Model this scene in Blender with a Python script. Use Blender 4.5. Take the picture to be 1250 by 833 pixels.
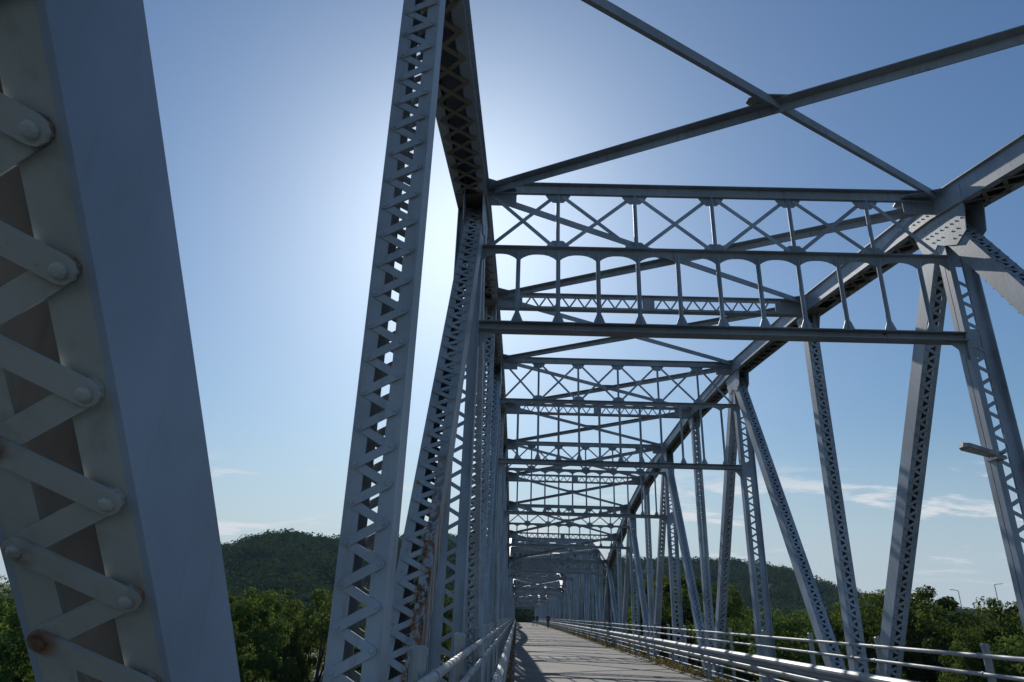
import bpy, math, random
import numpy as np
from mathutils import Matrix, Vector

for o in list(bpy.data.objects):
    bpy.data.objects.remove(o)
SC = bpy.context.scene
COL = SC.collection
random.seed(7)
RNG = np.random.default_rng(11)
rad = math.radians

# ------------------------------------------------------------------ camera
cam_d = bpy.data.cameras.new('camera')
cam = bpy.data.objects.new('camera', cam_d)
COL.objects.link(cam)
cam_d.sensor_width = 36.0
cam_d.lens = 24.0
cam_d.clip_start = 0.05
cam_d.clip_end = 6000
_r = Vector((0.9995532, 0.0062991, 0.0292168))
_u = Vector((-0.0247760, -0.3721189, 0.9278543))
_f = Vector((-0.0167168, 0.9281637, 0.3717966))
cam.matrix_world = Matrix(((_r.x, _u.x, -_f.x, 0), (_r.y, _u.y, -_f.y, 0), (_r.z, _u.z, -_f.z, 0), (0, 0, 0, 1)))
SC.camera = cam

# ------------------------------------------------------------------ sky, sun, exposure
SUN = Vector((-0.0915, 0.8397, 0.5352)).normalized()
SUN_EL = math.asin(SUN.z)
SUN_AZ = math.atan2(SUN.x, SUN.y)          # clockwise from +Y
world = bpy.data.worlds.new('World')
SC.world = world
world.use_nodes = True
wt = world.node_tree
wt.nodes.clear()
def wn(t, **k):
    n = wt.nodes.new(t)
    for a, b in k.items():
        setattr(n, a, b)
    return n
w_out = wn('ShaderNodeOutputWorld')
w_bg = wn('ShaderNodeBackground')
w_bg.inputs['Strength'].default_value = 0.071
sky = wn('ShaderNodeTexSky', sky_type='NISHITA', sun_disc=False)
sky.sun_elevation = SUN_EL
sky.sun_rotation = SUN_AZ
sky.altitude = 0
sky.air_density = 1.5
sky.dust_density = 1.05
sky.ozone_density = 6.0
# thin stratus low above the horizon, all the way round
tc = wn('ShaderNodeTexCoord')
sep = wn('ShaderNodeSeparateXYZ')
wt.links.new(tc.outputs['Generated'], sep.inputs[0])
def wmath(op, a, b=None, clamp=False):
    n = wn('ShaderNodeMath', operation=op, use_clamp=clamp)
    for i, v in enumerate((a, b)):
        if v is None:
            continue
        if isinstance(v, (int, float)):
            n.inputs[i].default_value = v
        else:
            wt.links.new(v, n.inputs[i])
    return n.outputs[0]
zz = wmath('ADD', sep.outputs['Z'], 0.10)
px = wmath('DIVIDE', sep.outputs['X'], zz)
py = wmath('DIVIDE', sep.outputs['Y'], zz)
comb = wn('ShaderNodeCombineXYZ')
wt.links.new(wmath('MULTIPLY', px, 1.0), comb.inputs[0])
wt.links.new(wmath('MULTIPLY', py, 1.5), comb.inputs[1])
nz = wn('ShaderNodeTexNoise')
nz.inputs['Scale'].default_value = 1.15
nz.inputs['Detail'].default_value = 9
nz.inputs['Roughness'].default_value = 0.62
nz.inputs['Distortion'].default_value = 0.35
shift = wn('ShaderNodeVectorMath', operation='ADD')
shift.inputs[1].default_value = (11.1, 5.7, 15.9)
wt.links.new(comb.outputs[0], shift.inputs[0])
wt.links.new(shift.outputs[0], nz.inputs['Vector'])
dens = wn('ShaderNodeMapRange', interpolation_type='SMOOTHSTEP')
dens.inputs['From Min'].default_value = 0.55
dens.inputs['From Max'].default_value = 0.64
wt.links.new(nz.outputs['Fac'], dens.inputs['Value'])
lo = wn('ShaderNodeMapRange', interpolation_type='SMOOTHSTEP')
lo.inputs['From Min'].default_value = 0.03
lo.inputs['From Max'].default_value = 0.10
wt.links.new(sep.outputs['Z'], lo.inputs['Value'])
hi = wn('ShaderNodeMapRange', interpolation_type='SMOOTHSTEP')
hi.inputs['From Min'].default_value = 0.15
hi.inputs['From Max'].default_value = 0.21
hi.inputs['To Min'].default_value = 1.0
hi.inputs['To Max'].default_value = 0.0
wt.links.new(sep.outputs['Z'], hi.inputs['Value'])
fac = wmath('MULTIPLY', wmath('MULTIPLY', dens.outputs[0], lo.outputs[0]), wmath('MULTIPLY', hi.outputs[0], 0.92))
cmix = wn('ShaderNodeMixRGB')
cmix.inputs['Color2'].default_value = (10.2, 10.7, 11.2, 1)
wt.links.new(fac, cmix.inputs['Fac'])
wb = wn('ShaderNodeMixRGB', blend_type='MULTIPLY')      # the photograph's cool white balance
wb.inputs['Fac'].default_value = 1.0
wb.inputs['Color2'].default_value = (0.82, 0.965, 1.09, 1)
wt.links.new(sky.outputs[0], wb.inputs['Color1'])
veil = wn('ShaderNodeMapRange', interpolation_type='SMOOTHSTEP')     # whitish layer of air on the horizon
veil.inputs['From Min'].default_value = 0.0
veil.inputs['From Max'].default_value = 0.26
veil.inputs['To Min'].default_value = 0.8
veil.inputs['To Max'].default_value = 0.0
wt.links.new(sep.outputs['Z'], veil.inputs['Value'])
vmix = wn('ShaderNodeMixRGB')
vmix.inputs['Color2'].default_value = (7.5, 9.0, 10.5, 1)
wt.links.new(veil.outputs[0], vmix.inputs['Fac'])
wt.links.new(wb.outputs[0], vmix.inputs['Color1'])
wt.links.new(vmix.outputs[0], cmix.inputs['Color1'])
wt.links.new(cmix.outputs[0], w_bg.inputs['Color'])
wt.links.new(w_bg.outputs[0], w_out.inputs['Surface'])

sun_d = bpy.data.lights.new('sun', 'SUN')
sun_d.energy = 3.9
sun_d.angle = rad(0.5)
sun_d.color = (1.0, 0.95, 0.86)
sun = bpy.data.objects.new('sun', sun_d)
COL.objects.link(sun)
sun.rotation_euler = SUN.to_track_quat('Z', 'Y').to_euler()

SC.view_settings.view_transform = 'Standard'
SC.view_settings.look = 'None'
SC.view_settings.gamma = 1
SC.view_settings.use_curve_mapping = False
SC.view_settings.exposure = 0.0
SC.render.engine = 'CYCLES'

# ------------------------------------------------------------------ materials
def mat_new(name):
    m = bpy.data.materials.new(name)
    m.use_nodes = True
    nt = m.node_tree
    return m, nt, nt.nodes['Principled BSDF']

def N(nt, t, **k):
    n = nt.nodes.new(t)
    for a, b in k.items():
        setattr(n, a, b)
    return n

def noise(nt, vec, scale, detail=4, rough=0.55, dist=0.0):
    n = N(nt, 'ShaderNodeTexNoise')
    n.inputs['Scale'].default_value = scale
    n.inputs['Detail'].default_value = detail
    n.inputs['Roughness'].default_value = rough
    n.inputs['Distortion'].default_value = dist
    nt.links.new(vec, n.inputs['Vector'])
    return n.outputs['Fac']

def ramp(nt, v, a, b, ta=0.0, tb=1.0):
    n = N(nt, 'ShaderNodeMapRange', interpolation_type='SMOOTHSTEP')
    n.inputs['From Min'].default_value = a
    n.inputs['From Max'].default_value = b
    n.inputs['To Min'].default_value = ta
    n.inputs['To Max'].default_value = tb
    nt.links.new(v, n.inputs['Value'])
    return n.outputs[0]

def mix(nt, f, c1, c2):
    n = N(nt, 'ShaderNodeMixRGB')
    for i, v in ((0, f), (1, c1), (2, c2)):
        if isinstance(v, (tuple, list)):
            n.inputs[i].default_value = (*v, 1) if len(v) == 3 else v
        elif isinstance(v, (int, float)):
            n.inputs[i].default_value = v
        else:
            nt.links.new(v, n.inputs[i])
    return n.outputs[0]

def mul(nt, a, b):
    n = N(nt, 'ShaderNodeMath', operation='MULTIPLY')
    for i, v in enumerate((a, b)):
        if isinstance(v, (int, float)):
            n.inputs[i].default_value = v
        else:
            nt.links.new(v, n.inputs[i])
    return n.outputs[0]

def steel(name, base, rust_lo, grime, streak=False, rough=0.5, ends=False):
    """weathered bridge paint: slow fading, grime film, rust blooms and chips"""
    m, nt, b = mat_new(name)
    geo = N(nt, 'ShaderNodeNewGeometry').outputs['Position']
    fade = noise(nt, geo, 1.3, 5)
    fine = noise(nt, geo, 9.0, 6, 0.65)
    mp = N(nt, 'ShaderNodeMapping')
    mp.inputs['Scale'].default_value = (7, 7, 0.9)
    nt.links.new(geo, mp.inputs['Vector'])
    runs = noise(nt, mp.outputs[0], 3.0, 4, 0.6)
    dark = tuple(c * 0.66 for c in base)
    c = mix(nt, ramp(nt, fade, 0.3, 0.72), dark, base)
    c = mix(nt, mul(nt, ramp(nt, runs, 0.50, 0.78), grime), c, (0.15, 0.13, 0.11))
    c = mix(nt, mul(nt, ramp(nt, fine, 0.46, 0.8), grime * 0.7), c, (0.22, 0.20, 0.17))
    spots = noise(nt, geo, 5.5, 8, 0.72, 0.3)
    where = noise(nt, geo, 0.8, 3)
    rmask = mul(nt, ramp(nt, spots, rust_lo, rust_lo + 0.07), ramp(nt, where, 0.42, 0.62))
    if streak:
        mp2 = N(nt, 'ShaderNodeMapping')
        mp2.inputs['Scale'].default_value = (14, 14, 1.1)
        nt.links.new(geo, mp2.inputs['Vector'])
        st = noise(nt, mp2.outputs[0], 1.7, 7, 0.7)
        mx = N(nt, 'ShaderNodeMath', operation='MAXIMUM')
        nt.links.new(rmask, mx.inputs[0])
        sp = N(nt, 'ShaderNodeSeparateXYZ')
        nt.links.new(geo, sp.inputs[0])
        band = mul(nt, ramp(nt, sp.outputs['X'], -0.655, -0.625), ramp(nt, sp.outputs['X'], -0.552, -0.5625))
        band = mul(nt, band, ramp(nt, sp.outputs['Z'], 1.7, 0.2))
        nt.links.new(mul(nt, band, ramp(nt, st, 0.44, 0.54)), mx.inputs[1])
        rmask = mx.outputs[0]
    if ends:                          # rust creeping out from under the lacing-bar ends
        oc = N(nt, 'ShaderNodeTexCoord').outputs['Object']
        ln = N(nt, 'ShaderNodeVectorMath', operation='LENGTH')
        nt.links.new(oc, ln.inputs[0])
        near_end = mul(nt, ramp(nt, ln.outputs['Value'], 0.042, 0.012), ramp(nt, spots, 0.45, 0.56))
        mx2 = N(nt, 'ShaderNodeMath', operation='MAXIMUM')
        nt.links.new(rmask, mx2.inputs[0])
        nt.links.new(near_end, mx2.inputs[1])
        rmask = mx2.outputs[0]
    rcol = mix(nt, ramp(nt, fine, 0.35, 0.65), (0.07, 0.035, 0.02), (0.26, 0.12, 0.05))
    c = mix(nt, rmask, c, rcol)
    nt.links.new(c, b.inputs['Base Color'])
    nt.links.new(ramp(nt, rmask, 0, 1, rough, 0.9), b.inputs['Roughness'])
    b.inputs['Specular IOR Level'].default_value = 0.4
    bp = N(nt, 'ShaderNodeBump')
    bp.inputs['Strength'].default_value = 0.18
    bp.inputs['Distance'].default_value = 0.006
    nt.links.new(noise(nt, geo, 26, 5, 0.6), bp.inputs['Height'])
    nt.links.new(bp.outputs[0], b.inputs['Normal'])
    return m

M = {}
M['paint'] = steel('grey_blue_bridge_paint', (0.395, 0.47, 0.555), 0.665, 0.40)
M['clean_skytint'] = steel('clean_paint_sky_tint', (0.35, 0.435, 0.56), 0.69, 0.15)  # same bridge paint, less grime; sky light on the webs painted in as blue
M['aged_bounce'] = steel('aged_paint_bounce_tint', (0.45, 0.49, 0.48), 0.615, 0.32, ends=True)  # same paint, rustier; ground bounce on the laced faces painted in as cream
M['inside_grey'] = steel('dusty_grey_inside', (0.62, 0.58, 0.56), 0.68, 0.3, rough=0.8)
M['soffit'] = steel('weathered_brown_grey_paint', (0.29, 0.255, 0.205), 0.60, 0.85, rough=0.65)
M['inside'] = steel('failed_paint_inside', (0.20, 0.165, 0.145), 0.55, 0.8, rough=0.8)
M['strut'] = steel('weathered_strut_paint', (0.325, 0.375, 0.425), 0.61, 0.60)
M['rusty'] = steel('rust_streaked_paint', (0.38, 0.42, 0.45), 0.60, 0.5, streak=True)
M['rail'] = steel('white_rail_paint', (0.43, 0.46, 0.48), 0.65, 0.5, rough=0.5)
M['galv'] = steel('galvanised_guard_beam', (0.33, 0.355, 0.375), 0.68, 0.5, rough=0.5)

def simple(name, col, rough=0.6, var=0.3, scale=8.0, metal=0.0):
    m, nt, b = mat_new(name)
    geo = N(nt, 'ShaderNodeNewGeometry').outputs['Position']
    f = noise(nt, geo, scale, 5, 0.6)
    nt.links.new(mix(nt, ramp(nt, f, 0.3, 0.7), tuple(c * (1 - var) for c in col), tuple(min(1, c * (1 + var)) for c in col)), b.inputs['Base Color'])
    b.inputs['Roughness'].default_value = rough
    b.inputs['Metallic'].default_value = metal
    return m

M['lamp'] = simple('lamp_grey_metal', (0.30, 0.31, 0.32), 0.45)
M['lens'] = simple('lamp_frosted_lens', (0.55, 0.56, 0.55), 0.25, 0.05)
M['concrete'] = simple('pier_concrete', (0.32, 0.31, 0.29), 0.9, 0.25, 2.0)
M['kerb'] = simple('kerb_concrete', (0.20, 0.185, 0.16), 0.92, 0.5, 4.0)
M['bark'] = simple('grey_brown_bark', (0.085, 0.065, 0.05), 0.95, 0.4, 6.0)
M['whitewall'] = simple('white_wall', (0.62, 0.60, 0.56), 0.8, 0.1, 1.0)
M['whiteroof'] = simple('pale_metal_roof', (0.72, 0.73, 0.74), 0.45, 0.08, 1.0)
M['pinkwall'] = simple('pale_red_wall', (0.42, 0.26, 0.23), 0.85, 0.1, 0.5)
M['dark'] = simple('dark_window', (0.03, 0.035, 0.04), 0.2, 0.2, 1.0)
M['polegrey'] = simple('pole_grey', (0.33, 0.34, 0.35), 0.5, 0.1, 2.0)

def road_mat():
    m, nt, b = mat_new('worn_asphalt')
    geo = N(nt, 'ShaderNodeNewGeometry').outputs['Position']
    big = noise(nt, geo, 0.5, 5, 0.6)
    fine = noise(nt, geo, 14, 6, 0.75)
    mp = N(nt, 'ShaderNodeMapping')
    mp.inputs['Scale'].default_value = (1.4, 0.08, 1)
    nt.links.new(geo, mp.inputs['Vector'])
    lane = noise(nt, mp.outputs[0], 1.6, 4)
    c = mix(nt, ramp(nt, big, 0.3, 0.7), (0.085, 0.08, 0.076), (0.165, 0.158, 0.15))
    c = mix(nt, mul(nt, ramp(nt, lane, 0.45, 0.7), 0.5), c, (0.11, 0.105, 0.10))
    c = mix(nt, mul(nt, ramp(nt, fine, 0.45, 0.75), 0.5), c, (0.20, 0.195, 0.19))
    crack = N(nt, 'ShaderNodeTexVoronoi', feature='DISTANCE_TO_EDGE')
    crack.inputs['Scale'].default_value = 0.55
    wv = N(nt, 'ShaderNodeVectorMath', operation='ADD')
    nt.links.new(geo, wv.inputs[0])
    wn2 = N(nt, 'ShaderNodeTexNoise')
    wn2.inputs['Scale'].default_value = 1.5
    nt.links.new(geo, wn2.inputs['Vector'])
    nt.links.new(wn2.outputs['Color'], wv.inputs[1])
    nt.links.new(wv.outputs[0], crack.inputs['Vector'])
    c = mix(nt, ramp(nt, crack.outputs['Distance'], 0.004, 0.016, 0.8, 0.0), c, (0.035, 0.034, 0.033))
    nt.links.new(c, b.inputs['Base Color'])
    b.inputs['Roughness'].default_value = 0.85
    bp = N(nt, 'ShaderNodeBump')
    bp.inputs['Strength'].default_value = 0.4
    bp.inputs['Distance'].default_value = 0.01
    nt.links.new(fine, bp.inputs['Height'])
    nt.links.new(bp.outputs[0], b.inputs['Normal'])
    return m
M['road'] = road_mat()

def leaf_mat(name, c_a, c_b, c_t, trans=0.25, scale=0.9):
    m, nt, b = mat_new(name)
    nt.nodes.remove(b)
    out = nt.nodes['Material Output']
    geo = N(nt, 'ShaderNodeNewGeometry')
    oi = N(nt, 'ShaderNodeObjectInfo')
    f = noise(nt, geo.outputs['Position'], scale, 4, 0.6)
    isl = geo.outputs['Random Per Island']
    c = mix(nt, ramp(nt, f, 0.33, 0.67), c_a, c_b)
    c = mix(nt, mul(nt, isl, 0.4), c, tuple(x * 1.4 for x in c_b))
    hs = N(nt, 'ShaderNodeHueSaturation')
    nt.links.new(ramp(nt, oi.outputs['Random'], 0, 1, 0.465, 0.525), hs.inputs['Hue'])
    nt.links.new(ramp(nt, oi.outputs['Random'], 0, 1, 0.7, 1.3), hs.inputs['Value'])
    nt.links.new(c, hs.inputs['Color'])
    df = N(nt, 'ShaderNodeBsdfDiffuse')
    nt.links.new(hs.outputs[0], df.inputs['Color'])
    tr = N(nt, 'ShaderNodeBsdfTranslucent')
    tm = mix(nt, mul(nt, isl, 0.6), c_t, tuple(x * 0.55 for x in c_t))
    nt.links.new(tm, tr.inputs['Color'])
    ms = N(nt, 'ShaderNodeMixShader')
    ms.inputs[0].default_value = trans
    nt.links.new(df.outputs[0], ms.inputs[1])
    nt.links.new(tr.outputs[0], ms.inputs[2])
    nt.links.new(ms.outputs[0], out.inputs['Surface'])
    return m
M['leaf'] = leaf_mat('broad_leaf_green', (0.028, 0.058, 0.017), (0.094, 0.135, 0.034), (0.19, 0.26, 0.055), 0.33)
M['canopy'] = leaf_mat('hill_canopy_green', (0.022, 0.048, 0.018), (0.082, 0.118, 0.036), (0.08, 0.12, 0.04), 0.15, 0.06)
M['weed'] = leaf_mat('dry_weed', (0.11, 0.075, 0.025), (0.17, 0.12, 0.04), (0.25, 0.19, 0.06), 0.35)

def ground_mat():
    m, nt, b = mat_new('marsh_ground')
    geo = N(nt, 'ShaderNodeNewGeometry').outputs['Position']
    f = noise(nt, geo, 0.25, 6, 0.6)
    g = noise(nt, geo, 3, 6, 0.7)
    c = mix(nt, ramp(nt, f, 0.35, 0.65), (0.05, 0.055, 0.025), (0.075, 0.06, 0.04))
    c = mix(nt, mul(nt, g, 0.6), c, (0.03, 0.04, 0.015))
    nt.links.new(c, b.inputs['Base Color'])
    b.inputs['Roughness'].default_value = 0.95
    return m
M['ground'] = ground_mat()

def water_mat():
    m, nt, b = mat_new('river_water')
    geo = N(nt, 'ShaderNodeNewGeometry').outputs['Position']
    b.inputs['Base Color'].default_value = (0.03, 0.045, 0.04, 1)
    b.inputs['Roughness'].default_value = 0.08
    b.inputs['IOR'].default_value = 1.33
    bp = N(nt, 'ShaderNodeBump')
    bp.inputs['Strength'].default_value = 0.35
    bp.inputs['Distance'].default_value = 0.05
    nt.links.new(noise(nt, geo, 2.2, 5, 0.6), bp.inputs['Height'])
    nt.links.new(bp.outputs[0], b.inputs['Normal'])
    return m
M['water'] = water_mat()

# ------------------------------------------------------------------ mesh helpers
class MB:
    """collects polygons; build() links ONE mesh object"""
    def __init__(self):
        self.v = []
        self.f = []
        self.n = 0
        self.mi = {}
    def add(self, verts, faces):
        self.v.append(np.asarray(verts, float).reshape(-1, 3))
        k = self.n
        self.f.extend([tuple(i + k for i in f) for f in faces])
        self.n += len(self.v[-1])
        return self
    def mesh(self, name, mats, smooth=False):
        me = bpy.data.meshes.new(name)
        v = np.concatenate(self.v) if self.v else np.zeros((0, 3))
        me.from_pydata(v.tolist(), [], self.f)
        for m in (mats if isinstance(mats, (list, tuple)) else [mats]):
            me.materials.append(m)
        for i, q in self.mi.items():
            me.polygons[i].material_index = q
        if smooth:
            me.polygons.foreach_set('use_smooth', [True] * len(me.polygons))
        me.update()
        return me
    def build(self, name, m, parent=None, smooth=False):
        return link(name, self.mesh(name, m, smooth), parent)

def link(name, me, parent=None, mw=None):
    o = bpy.data.objects.new(name, me)
    COL.objects.link(o)
    if parent is not None:
        o.parent = parent
    if mw is not None:
        o.matrix_local = mw
    return o

def fast_mesh(name, v, quads, m):
    """large meshes of quads (or triangles) straight from numpy"""
    me = bpy.data.meshes.new(name)
    k = quads.shape[1]
    me.vertices.add(len(v))
    me.vertices.foreach_set('co', v.astype(np.float32).ravel())
    me.loops.add(quads.size)
    me.loops.foreach_set('vertex_index', quads.astype(np.int32).ravel())
    me.polygons.add(len(quads))
    me.polygons.foreach_set('loop_start', np.arange(0, quads.size, k, dtype=np.int32))
    me.polygons.foreach_set('loop_total', np.full(len(quads), k, np.int32))
    me.materials.append(m)
    me.update(calc_edges=True)
    me.validate()
    return me

def tag(o, label=None, cat=None, group=None, kind=None):
    if label: o['label'] = label
    if cat: o['category'] = cat
    if group: o['group'] = group
    if kind: o['kind'] = kind
    return o

def empty(name, loc=(0, 0, 0)):
    o = bpy.data.objects.new(name, None)
    o.empty_display_size = 0.3
    COL.objects.link(o)
    o.location = loc
    return o

BOXF = [(0, 1, 3, 2), (4, 6, 7, 5), (0, 4, 5, 1), (2, 3, 7, 6), (0, 2, 6, 4), (1, 5, 7, 3)]
def box(mb, x0, x1, y0, y1, z0, z1):
    v = [(x, y, z) for x in (x0, x1) for y in (y0, y1) for z in (z0, z1)]
    mb.add(v, BOXF)

def obox(mb, o, ax, ay, az, inside=False):
    """box: corner o and three edge vectors"""
    o, ax, ay, az = (np.asarray(q, float) for q in (o, ax, ay, az))
    v = [o + ax * i + ay * j + az * k for i in (0, 1) for j in (0, 1) for k in (0, 1)]
    if inside:                       # the face across ay lies inside the member, where the paint has failed
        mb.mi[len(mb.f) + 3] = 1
    mb.add(v, BOXF)

def unit(v):
    v = np.asarray(v, float)
    return v / np.linalg.norm(v)

def beam(mb, p0, p1, side, w, h, off=(0, 0)):
    """bar from p0 to p1; side = width direction, third axis = height; centred, with an offset"""
    p0, p1 = np.asarray(p0, float), np.asarray(p1, float)
    t = unit(p1 - p0)
    s = np.asarray(side, float)
    s = unit(s - t * (s @ t))
    n = np.cross(t, s)
    o = p0 + s * (off[0] - w / 2) + n * (off[1] - h / 2)
    obox(mb, o, p1 - p0, s * w, n * h)

def plate(mb, pts, normal, th):
    """extruded polygon; pts 3-D in order, thickness along the normal"""
    pts = np.asarray(pts, float)
    n = len(pts)
    nn = unit(normal) * th
    v = np.concatenate([pts, pts + nn])
    f = [tuple(range(n))[::-1], tuple(range(n, 2 * n))]
    f += [(i, (i + 1) % n, n + (i + 1) % n, n + i) for i in range(n)]
    mb.add(v, f)

def tube(mb, pts, rs, n=8, cap=True):
    pts = [np.asarray(q, float) for q in pts]
    if not hasattr(rs, '__len__'):
        rs = [rs] * len(pts)
    rings = []
    for i, q in enumerate(pts):
        t = unit(pts[min(i + 1, len(pts) - 1)] - pts[max(i - 1, 0)])
        a = np.cross(t, (0, 0, 1)) if abs(t[2]) < 0.9 else np.cross(t, (1, 0, 0))
        a = unit(a); b = np.cross(t, a)
        rings.append([q + rs[i] * (a * math.cos(2 * math.pi * k / n) + b * math.sin(2 * math.pi * k / n)) for k in range(n)])
    v = [x for r in rings for x in r]
    f = []
    for i in range(len(pts) - 1):
        for k in range(n):
            f.append((i * n + k, i * n + (k + 1) % n, (i + 1) * n + (k + 1) % n, (i + 1) * n + k))
    if cap:
        f.append(tuple(range(n))[::-1])
        f.append(tuple(range((len(pts) - 1) * n, len(pts) * n)))
    mb.add(v, f)

def dome(mb, c, n, r, seg=7):
    c = np.asarray(c, float); n = unit(n)
    a = unit(np.cross(n, (0.31, 0.85, 0.42))); b = np.cross(n, a)
    v = []
    for rr, h in ((1.0, -0.02), (0.97, 0.32), (0.6, 0.62)):
        v += [c + n * r * h + r * rr * (a * math.cos(2 * math.pi * k / seg) + b * math.sin(2 * math.pi * k / seg)) for k in range(seg)]
    v.append(c + n * r * 0.72)
    f = []
    for j in range(2):
        f += [(j * seg + k, j * seg + (k + 1) % seg, (j + 1) * seg + (k + 1) % seg, (j + 1) * seg + k) for k in range(seg)]
    f += [(2 * seg + k, 2 * seg + (k + 1) % seg, 3 * seg) for k in range(seg)]
    mb.add(v, f)

# lacing bars: template along +X from 0 to L, lying on z = 0, with a rivet head at the start
def bar_template(L, w, th, rich):
    mb = MB()
    if rich:
        pts = []
        for k in range(6):
            a = math.pi / 2 + math.pi * k / 5
            pts.append((w / 2 * math.cos(a), w / 2 * math.sin(a), 0))
        for k in range(6):
            a = -math.pi / 2 + math.pi * k / 5
            pts.append((L + w / 2 * math.cos(a), w / 2 * math.sin(a), 0))
        plate(mb, pts, (0, 0, 1), th)
        dome(mb, (0, 0, th), (0, 0, 1), w * 0.30, 10)
        dome(mb, (L, 0, th), (0, 0, 1), w * 0.30, 10)
    else:
        box(mb, -w / 2, L + w / 2, -w / 2, w / 2, 0, th)
    return np.concatenate(mb.v), mb.f

def frame_mat(o, x, z):
    x = unit(x); z = np.asarray(z, float); z = unit(z - x * (z @ x)); y = np.cross(z, x)
    m = np.eye(4)
    m[:3, 0], m[:3, 1], m[:3, 2], m[:3, 3] = x, y, z, o
    return m

def lace(parent, name, mats, L, w, th, m, pick=None):
    """bars at the given matrices; those that pick() chooses become lacing_bar objects sharing one mesh, the rest one 'stuff' mesh"""
    near = [q for q in mats if pick and pick(q)]
    rest = [q for q in mats if not (pick and pick(q))]
    if near:
        v, f = bar_template(L, w, th, True)
        me = MB().add(v, f).mesh(name + '_bar', m)
        for q in near:
            link(name + '_bar', me, parent, Matrix(q.tolist()))
    if rest:
        v, f = bar_template(L, w, th, bool(near))
        big = MB()
        vh = np.c_[v, np.ones(len(v))]
        for q in rest:
            big.add((vh @ q.T)[:, :3], f)
        o = big.build(name, m, parent)
        o['kind'] = 'stuff'

def zigzag(o, t, lat, n, length, half, pitch, th, double=False):
    """matrices of single (or crossed) lacing on a face: o on the centre line, t along, lat across, n outward"""
    mats = []
    k = int(length / (pitch / 2))
    for i in range(k):
        s = 1 if i % 2 == 0 else -1
        for sg in ((s, -s) if double else (s,)):
            a = o + t * (i * pitch / 2) - lat * half * sg
            b = o + t * ((i + 1) * pitch / 2) + lat * half * sg
            lift = th * (0 if sg > 0 else 1.08)
            mats.append(frame_mat(a + n * lift, b - a, n))
    return mats, math.hypot(pitch / 2, 2 * half)

def copy_tree(o, parent=None):
    c = o.copy()
    COL.objects.link(c)
    c.parent = parent
    for ch in list(o.children):
        copy_tree(ch, c)
    return c

# ------------------------------------------------------------------ the truss bridge
XL, XR = -0.56, 5.46              # inner faces of the web members
YN = [-1.3, 3.2, 7.93, 12.3, 16.93, 21.4, 25.9, 30.4, 34.9, 39.4, 43.9]
ZU = [2.95, 4.12, 5.08, 5.62, 5.98, 6.06, 5.90, 5.50, 4.90, 3.97, 2.90]   # underside of the top chord
CH = 0.33                         # chord depth
ZB = -2.25                        # bottom chord axis
FRAMES = {2: (5.45, 4.47, 3.39), 4: (6.29, 5.15, 3.59), 6: (6.20, 5.16, 3.56), 8: (5.16, 4.24, 3.24)}
SPAN = 45.2
def GRADE(y):
    return -1.6e-5 * max(0, y) ** 2

def laced_member(span, name, s, p0, p1, width, depth, m, pitch=0.172, pick=None, far_lace=True, gap=0.082, face=None, inner=None):
    """two channels with their webs in the truss plane, laced on the faces that look along the bridge"""
    xin = XR if s > 0 else XL
    p0, p1 = np.array([xin, *p0], float), np.array([xin, *p1], float)
    t = unit(p1 - p0); L = np.linalg.norm(p1 - p0)
    X = np.array([s, 0, 0.0])
    n = np.cross(t, [1, 0, 0.0])
    if n[1] > 0: n = -n                       # towards the camera end
    mb = MB(); th = 0.012
    fl = (width - gap) / 2
    for base, sg in ((0.0, 1), (width, -1)):
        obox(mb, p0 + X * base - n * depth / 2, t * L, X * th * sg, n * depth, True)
        for e in (1, -1):
            mb.mi.update({len(mb.f) + q: 2 for q in range(6)})
            obox(mb, p0 + X * (base + sg * th) + n * e * (depth / 2 - 0.0004), t * L, X * (fl - th) * sg, -n * e * th)
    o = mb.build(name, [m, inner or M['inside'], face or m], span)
    half = (width - fl) / 2
    for e in ((1, -1) if far_lace else (1,)):
        c = p0 + X * width / 2 + n * e * depth / 2 + t * 0.1
        mats, bl = zigzag(c, t, X, n * e, L - 0.2, half, pitch, 0.008)
        lace(o, 'lacing', mats, bl, 0.040, 0.008, face or m, pick if e > 0 else None)
    return o

def rivets_on(mb, pts, n, r=0.016):
    for q in pts:
        dome(mb, q, n, r, 6)

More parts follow.
